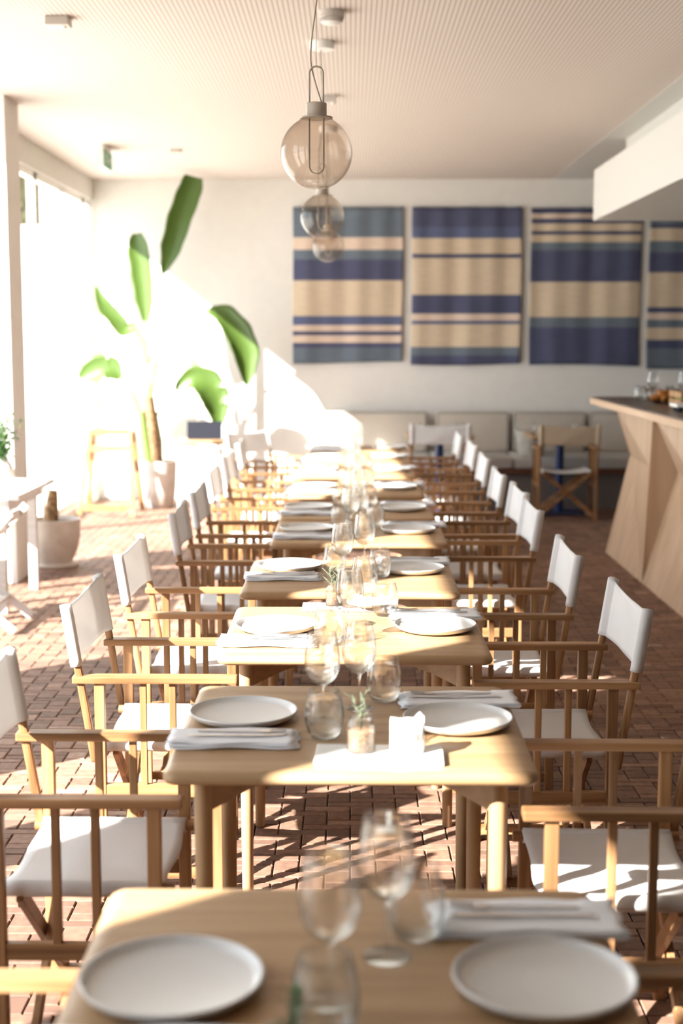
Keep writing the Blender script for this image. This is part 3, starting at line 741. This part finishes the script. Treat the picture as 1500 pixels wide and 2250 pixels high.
for i in range(3):
    for j in range(5):
        bm = BM(); bmesh.ops.create_icosphere(bm, subdivisions=3, radius=.029)
        o = obj('lime', bm, M_lime, None, 'all', loc=(2.13+.066*i, 9.03+.062*j, BZ+.042)); tag(o, 'green lime in the %s row of the wooden crate on the bar' % ['left', 'middle', 'right'][i], 'fruit', 'limes in the crate')
t = thing('menu_tray', 'white tray on black feet at the near end of the bar items', 'tray', (2.10, 8.72, BZ))
bm = BM(); box(bm, (0,0,.035), (.26,.20,.02), .004); obj('tray_top', bm, M_white, t)
for s in (-1,1):
    bm = BM(); box(bm, (s*.10,0,.0125), (.02,.16,.025), .003); obj('foot', bm, M_black, t)

# ------------------------------------------------------------------ left side: white table, folding chair, plants
t = thing('white_table', 'white painted wooden table at the left frame edge', 'table', (0,0,0))
x0, x1, y0, y1 = -2.56+.02, -1.94, 8.25, 9.28
bm = BM()
for i in range(7):
    a = y0+(y1-y0)*i/7; b = y0+(y1-y0)*(i+1)/7; box(bm, ((x0+x1)/2, (a+b)/2, .705), (x1-x0, b-a-.006, .03), .004)
obj('plank_top', bm, whitewood, t)
bm = BM(); box(bm, ((x0+x1)/2-.02, y0+.08, .655), (x1-x0-.16, .03, .07), .003); box(bm, ((x0+x1)/2-.02, y1-.08, .655), (x1-x0-.16, .03, .07), .003)
box(bm, (x1-.09, (y0+y1)/2, .655), (.03, y1-y0-.12, .07), .003); box(bm, (x0+.06, (y0+y1)/2, .655), (.03, y1-y0-.12, .07), .003); obj('apron', bm, whitewood, t)
for x in (x0+.06, x1-.13):
    for y in (y0+.10, y1-.10):
        bm = BM(); box(bm, (x, y, .345), (.055,.055,.69), .004); obj('leg', bm, whitewood, t)
t = thing('white_folding_chair', 'white folding wooden chair in front of the white table', 'chair', (-2.22, 7.95, 0))
for s in (-1, 1):
    y = s*.22
    bm = BM(); bar(bm, (.36, y, .02), (-.17, y, .46), .045, .022, .003, Vector((0,1,0))); obj('rear_leg', bm, whitewood, t)
    bm = BM(); bar(bm, (-.28, y-.026*s, .02), (.35, y-.026*s, .68), .045, .022, .003, Vector((0,1,0))); obj('back_upright', bm, whitewood, t)
for a, lb in (((.215,.14),'rear_rung'), ((-.19,.12),'front_rung')):
    bm = BM(); bar(bm, (a[0], -.21 if a[0] > 0 else -.185, a[1]), (a[0], .21 if a[0] > 0 else .185, a[1]), .04, .018, .002); obj(lb, bm, whitewood, t)
for i in range(4):
    bm = BM(); box(bm, (-.22+.085*i, 0, .468), (.07, .44, .018), .003); obj('seat_slat', bm, whitewood, t)
for z in (.55,.63):
    bm = BM(); box(bm, (.35-.63*(.68-z)/.66, 0, z), (.018, .38, .055), .003); obj('back_slat', bm, whitewood, t)
# vase with leafy branches
vc = onz(8, 1062, .72)
t = tag(obj('vase', (lambda b: (lathe(b, [(0,0),(.045,0),(.065,.03),(.07,.075),(.055,.12),(.032,.15),(.034,.165),(.030,.165),(.027,.15),(.05,.118),(.064,.075),(.058,.03),(0,.01)], 32), b)[1])(BM()), M_pot, None, 'all', loc=(vc.x, vc.y, .7205)), 'pale rounded vase on the white table at the left edge', 'vase')
def bouquet(c, label, seed, h, spread, nst, nlf, ls):
    t = thing('leafy_branches', label, 'foliage', c); rn = random.Random(seed)
    for q in range(nst):
        a = rn.uniform(0, 6.28); l_ = rn.uniform(.1, 1)*spread; top = Vector((math.cos(a)*l_, math.sin(a)*l_, h*rn.uniform(.65, 1.05)))
        bm = BM(); mid = Vector((top.x*.25, top.y*.25, top.z*.55)); tube(bm, [(0,0,0), mid*.6, mid, top], [.003,.0025,.002,.001], 6); st = obj('branch', bm, M_stem, t, True)
        bm = BM()
        for i in range(nlf):
            f = rn.uniform(.25, 1); p = mid.lerp(top, (f-.5)*2) if f > .5 else mid*(f*2); b = rn.uniform(0, 6.28)
            p = p+Vector((rn.uniform(-1,1), rn.uniform(-1,1), rn.uniform(-1,1)))*.03
            d = Vector((math.cos(b), math.sin(b), rn.uniform(-.2,.9))).normalized(); l2 = ls*rn.uniform(.6,1.2)
            sd = d.cross(Vector((0,0,1))).normalized()*l2*.22; up = sd.cross(d).normalized()*.0008
            vs = [p, p+d*l2*.5+sd, p+d*l2, p+d*l2*.5-sd]; A = [bm.verts.new(v+up) for v in vs]; Bq = [bm.verts.new(v-up) for v in vs]
            bm.faces.new(A); bm.faces.new(Bq[::-1])
            for e in range(4): bm.faces.new((A[e], A[(e+1) % 4], Bq[(e+1) % 4], Bq[e]))
        obj('leaves', bm, M_leaf2, st)
bouquet((vc.x, vc.y, .76), 'bushy dark green branches in the pale vase at the left edge', 5, .46, .17, 16, 46, .045)
# planter under the table
t = thing('potted_plant', 'grey concrete planter with a thick stem, behind the white table leg', 'potted plant', (-2.13, 10.12, 0))
bm = BM(); lathe(bm, [(0,.02),(.15,.02),(.155,.025),(.155,.03),(.12,.03),(.125,.035),(.165,.12),(.185,.22),(.19,.345),(.175,.345),(.170,.30),(0,.30)], 44); obj('pot', bm, M_pot, t, True)
bm = BM(); lathe(bm, [(0,.0),(.16,.0),(.17,.018),(.165,.022),(0,.019)], 44); obj('saucer', bm, M_pot, t, True)
bm = BM(); lathe(bm, [(0,.301),(.168,.301),(.168,.315),(0,.325)], 36); obj('soil', bm, M_soil, t, True)
bm = BM(); tube(bm, [(-.02,0,.31),(-.015,0,.42),(0,0,.55)], [.055,.05,.035], 16); obj('stem', bm, M_trunk, t, True)

def leaf_obj(name, parent, mid, widths, nrm_hint, m, fold=.35, tear=(), seed=0):
    """broad leaf: mid = midrib points, widths = (left,right) half widths"""
    rn = random.Random(seed); K = 36; mid = [Vector(p) for p in mid]
    def cat(f):
        s = f*(len(mid)-1); i = min(int(s), len(mid)-2); u = s-i
        p0, p1, p2, p3 = mid[max(i-1,0)], mid[i], mid[i+1], mid[min(i+2,len(mid)-1)]
        return .5*((2*p1)+(-p0+p2)*u+(2*p0-5*p1+4*p2-p3)*u*u+(-p0+3*p1-3*p2+p3)*u**3)
    def wd(f, s):
        x = f*(len(widths)-1); i = min(int(x), len(widths)-2); return widths[i][s]*(1-(x-i))+widths[i+1][s]*(x-i)
    bm = BM(); G = []
    for k in range(K+1):
        f = k/K; p = cat(f); tg = (cat(min(1,f+.02))-cat(max(0,f-.02))).normalized(); sd = tg.cross(nrm_hint).normalized(); nn = sd.cross(tg).normalized()
        row = []
        for j in range(-4, 5):
            s = 0 if j < 0 else 1; a = abs(j)/4; w = wd(f, s)*(math.sin(math.pi*min(1, .03+f*.97))**.35 if False else 1)
            w *= 1+.03*math.sin(f*30+s*2)
            for (tf, ts, dep) in tear:
                if ts == s and abs(f-tf) < .018: w *= 1-dep*(1-abs(f-tf)/.018)
            row.append((p + sd*(j/abs(j) if j else 0)*w*a*math.cos(fold*a) + nn*(w*a*math.sin(fold*a)*1.2 - .0), nn))
        G.append(row)
    th = .0015; V = {}
    for k, row in enumerate(G):
        for j, (p, nn) in enumerate(row):
            V[0,k,j] = bm.verts.new(p-nn*th); V[1,k,j] = bm.verts.new(p+nn*th)
    for k in range(K):
        for j in range(8):
            bm.faces.new((V[1,k,j], V[1,k+1,j], V[1,k+1,j+1], V[1,k,j+1])); bm.faces.new((V[0,k,j+1], V[0,k+1,j+1], V[0,k+1,j], V[0,k,j]))
        bm.faces.new((V[0,k,0], V[0,k+1,0], V[1,k+1,0], V[1,k,0])); bm.faces.new((V[1,k,8], V[1,k+1,8], V[0,k+1,8], V[0,k,8]))
    return obj(name, bm, m, parent, 'all')
PY = 13.75; pc = ony(347, 1020, PY); PX = pc.x
t = thing('potted_banana_plant', 'tall broad-leaved plant in a pale concrete pot by the windows', 'potted plant', (0,0,0))
bm = BM(); lathe(bm, [(0,0),(.13,0),(.155,.03),(.175,.2),(.185,.43),(.187,.45),(.172,.45),(.168,.41),(0,.41)], 44, (PX, PY, 0)); obj('pot', bm, M_pot, t, True)
bm = BM(); lathe(bm, [(0,.411),(.167,.411),(.166,.43),(0,.44)], 36, (PX, PY, 0)); obj('soil', bm, M_soil, t, True)
def W3(px, py, dy=0): return ony(px, py, PY+dy)
for i, (pts, r0) in enumerate([([(338,1020),(332,950),(326,872)], .095), ([(325,1020),(316,960),(310,905)], .065), ([(345,1020),(346,970),(338,905)], .06)]):
    bm = BM(); P = [W3(x, y, (0,-.05,.05)[i]) for x, y in pts]; tube(bm, P, [r0, r0*.85, r0*.55], 16); obj('stem', bm, M_trunk if i == 0 else M_stem, t, True)
def petiole(pts, r=.011):
    P = [W3(*p) for p in pts]; bm = BM(); n = len(P); tube(bm, P, [r*(1.35-.7*i/(n-1)) for i in range(n)], 10); return obj('leaf_stalk', bm, M_stem, t, True)
VN = Vector((0,-1,0))
# the tall folded leaf reaching the ceiling
s_ = petiole([(333,880),(340,790),(352,680),(360,600)])
leaf_obj('leaf', s_, [W3(357,605), W3(378,548), W3(398,480), W3(418,420), W3(426,388)], [(.01,.01),(.12,.09),(.135,.11),(.125,.12),(.09,.09)], Vector((.1,-1,.1)), M_leaf, .35)
s_ = petiole([(328,880),(330,800),(326,740),(322,700)])
leaf_obj('leaf', s_, [W3(322,706), W3(320,660), W3(314,600), W3(305,545), W3(300,513)], [(.03,.03),(.10,.09),(.12,.11),(.115,.115),(.04,.06)], Vector((-.2,-1,.1)), M_leaf, .35)
s_ = petiole([(330,890),(345,800),(385,730),(440,690),(462,684)])
leaf_obj('leaf', s_, [W3(455,684), W3(490,695), W3(522,735), W3(540,785), W3(543,845)], [(.02,.02),(.12,.11),(.15,.145),(.14,.13),(.02,.03)], Vector((.15,-1,.3)), M_leaf, .4)
s_ = petiole([(335,930),(352,900),(375,866),(392,852)])
leaf_obj('leaf', s_, [W3(386,856), W3(420,832), W3(455,845), W3(478,885), W3(480,940)], [(.02,.02),(.11,.13),(.15,.17),(.13,.16),(.02,.03)], Vector((.1,-1,.4)), M_leaf, .35, tear=((.62,0,.9),(.75,0,.8)), seed=2)
s_ = petiole([(312,925),(298,880),(278,842),(262,830)])
leaf_obj('leaf', s_, [W3(266,832), W3(245,815), W3(225,812), W3(200,822), W3(176,835)], [(.02,.02),(.11,.13),(.10,.15),(.11,.14),(.03,.05)], Vector((0,-1,.35)), M_leaf, .3, tear=((.4,1,.9),(.45,0,.7)), seed=3)
s_ = petiole([(325,800),(318,760),(305,735),(292,715)])
leaf_obj('leaf', s_, [W3(296,716), W3(275,722), W3(255,700), W3(230,672), W3(210,630)], [(.02,.02),(.10,.07),(.09,.07),(.08,.07),(.01,.01)], Vector((0,-1,.4)), M_leaf, .3)

# A-frame stand and small table with the black panel
t = thing('wooden_stand', 'light wooden A-frame stand beside the tall plant pot', 'stand', (0,0,0))
a0, a1 = ony(184,1128,13.1), ony(300,1128,13.1); b0_, b1_ = ony(207,957,13.3), ony(292,957,13.3)
c0, c1 = ony(205,1120,13.62), ony(322,1120,13.62)
for a, b in ((a0,b0_),(a1,b1_)): bm = BM(); bar(bm, (a.x,12.85,.01), (b.x,13.1,.78), .045, .025, .002, Vector((0,1,0))); obj('front_leg', bm, pine, t)
for a, b in ((c0,b0_),(c1,b1_)): bm = BM(); bar(bm, (a.x,13.38,.01), (b.x+.02,13.14,.77), .045, .022, .002, Vector((0,1,0))); obj('rear_leg', bm, pine, t)
for z, nme in ((.77,'top_rail'),(.62,'middle_rail'),(.09,'bottom_rail')):
    f = z/.78; xa = a0.x+(b0_.x-a0.x)*f; xb = a1.x+(b1_.x-a1.x)*f; y = 12.85+.25*f
    bm = BM(); bar(bm, (xa, y-.003, z), (xb, y-.003, z), .022, .055, .002); obj(nme, bm, pine, t)
t = thing('side_table', 'small wooden side table with thin legs behind the left chairs', 'table', (0,0,0))
q0, q1 = ony(385,1030,13.2), ony(492,1030,13.2); zt_ = .69
bm = BM(); box(bm, ((q0.x+q1.x)/2, 13.3, zt_-.02), (q1.x-q0.x, .45, .035), .003); obj('tabletop', bm, oak['x'], t)
for x in (q0.x+.04, q1.x-.04):
    for y in (13.12, 13.48): bm = BM(); tube(bm, [(x,y,0),(x,y,zt_-.037)], .011, 10); obj('leg', bm, M_grey, t, True)
p0, p1 = ony(412,1025,13.3), ony(488,988,13.3)
t = thing('black_panel', 'black rectangular panel standing on the small side table', 'panel', ((p0.x+p1.x)/2, 13.3, zt_-.002))
bm = BM(); box(bm, (0,0,.085), (p1.x-p0.x, .012, .165), .003, Matrix.Rotation(R(-8), 3, 'X')); obj('screen', bm, M_black, t)
bm = BM(); box(bm, (0,.03,.005), (p1.x-p0.x-.04, .10, .008), .002); obj('base', bm, M_black, t)

# trees seen through the opening across the way
def tree(c, h, r, label, seed):
    t = thing('tree', label, 'tree', c); rn = random.Random(seed)
    bm = BM(); tube(bm, [(0,0,0),(.05,.02,h*.4),(-.03,.05,h*.75)], [.14,.11,.05], 12); obj('trunk', bm, M_trunk, t, True)
    bm = BM()
    for i in range(9000):
        d = Vector((rn.gauss(0,1), rn.gauss(0,1), rn.gauss(0,1))).normalized()*r*rn.uniform(.35,1)**.6
        p = Vector((d.x, d.y, h+d.z*.8)); a = Vector((rn.gauss(0,1), rn.gauss(0,1), rn.gauss(0,1))).normalized(); b = a.orthogonal().normalized(); l_ = rn.uniform(.06,.11)
        bm.faces.new([bm.verts.new(p+a*l_), bm.verts.new(p+b*l_*.4), bm.verts.new(p-a*l_), bm.verts.new(p-b*l_*.4)])
    obj('crown', bm, M_leafout, t)
M_leafout = leafmat('olive_tree_leaf', (.10,.085,.025), (.20,.165,.05), .2)
tree((-4.9, 20.6, -.06), 3.9, 1.5, 'olive-green tree seen through the opening behind the left column', 21)

# own canvas for the two chairs seen from behind
for o in COL.objects:
    if o.type == 'EMPTY' and 'tan canvas back' in o.get('label', ''):
        for ch in o.children:
            if ch.name.startswith('back_canvas'):
                me = ch.data.copy(); me.materials[0] = M_tan; ch.data = me
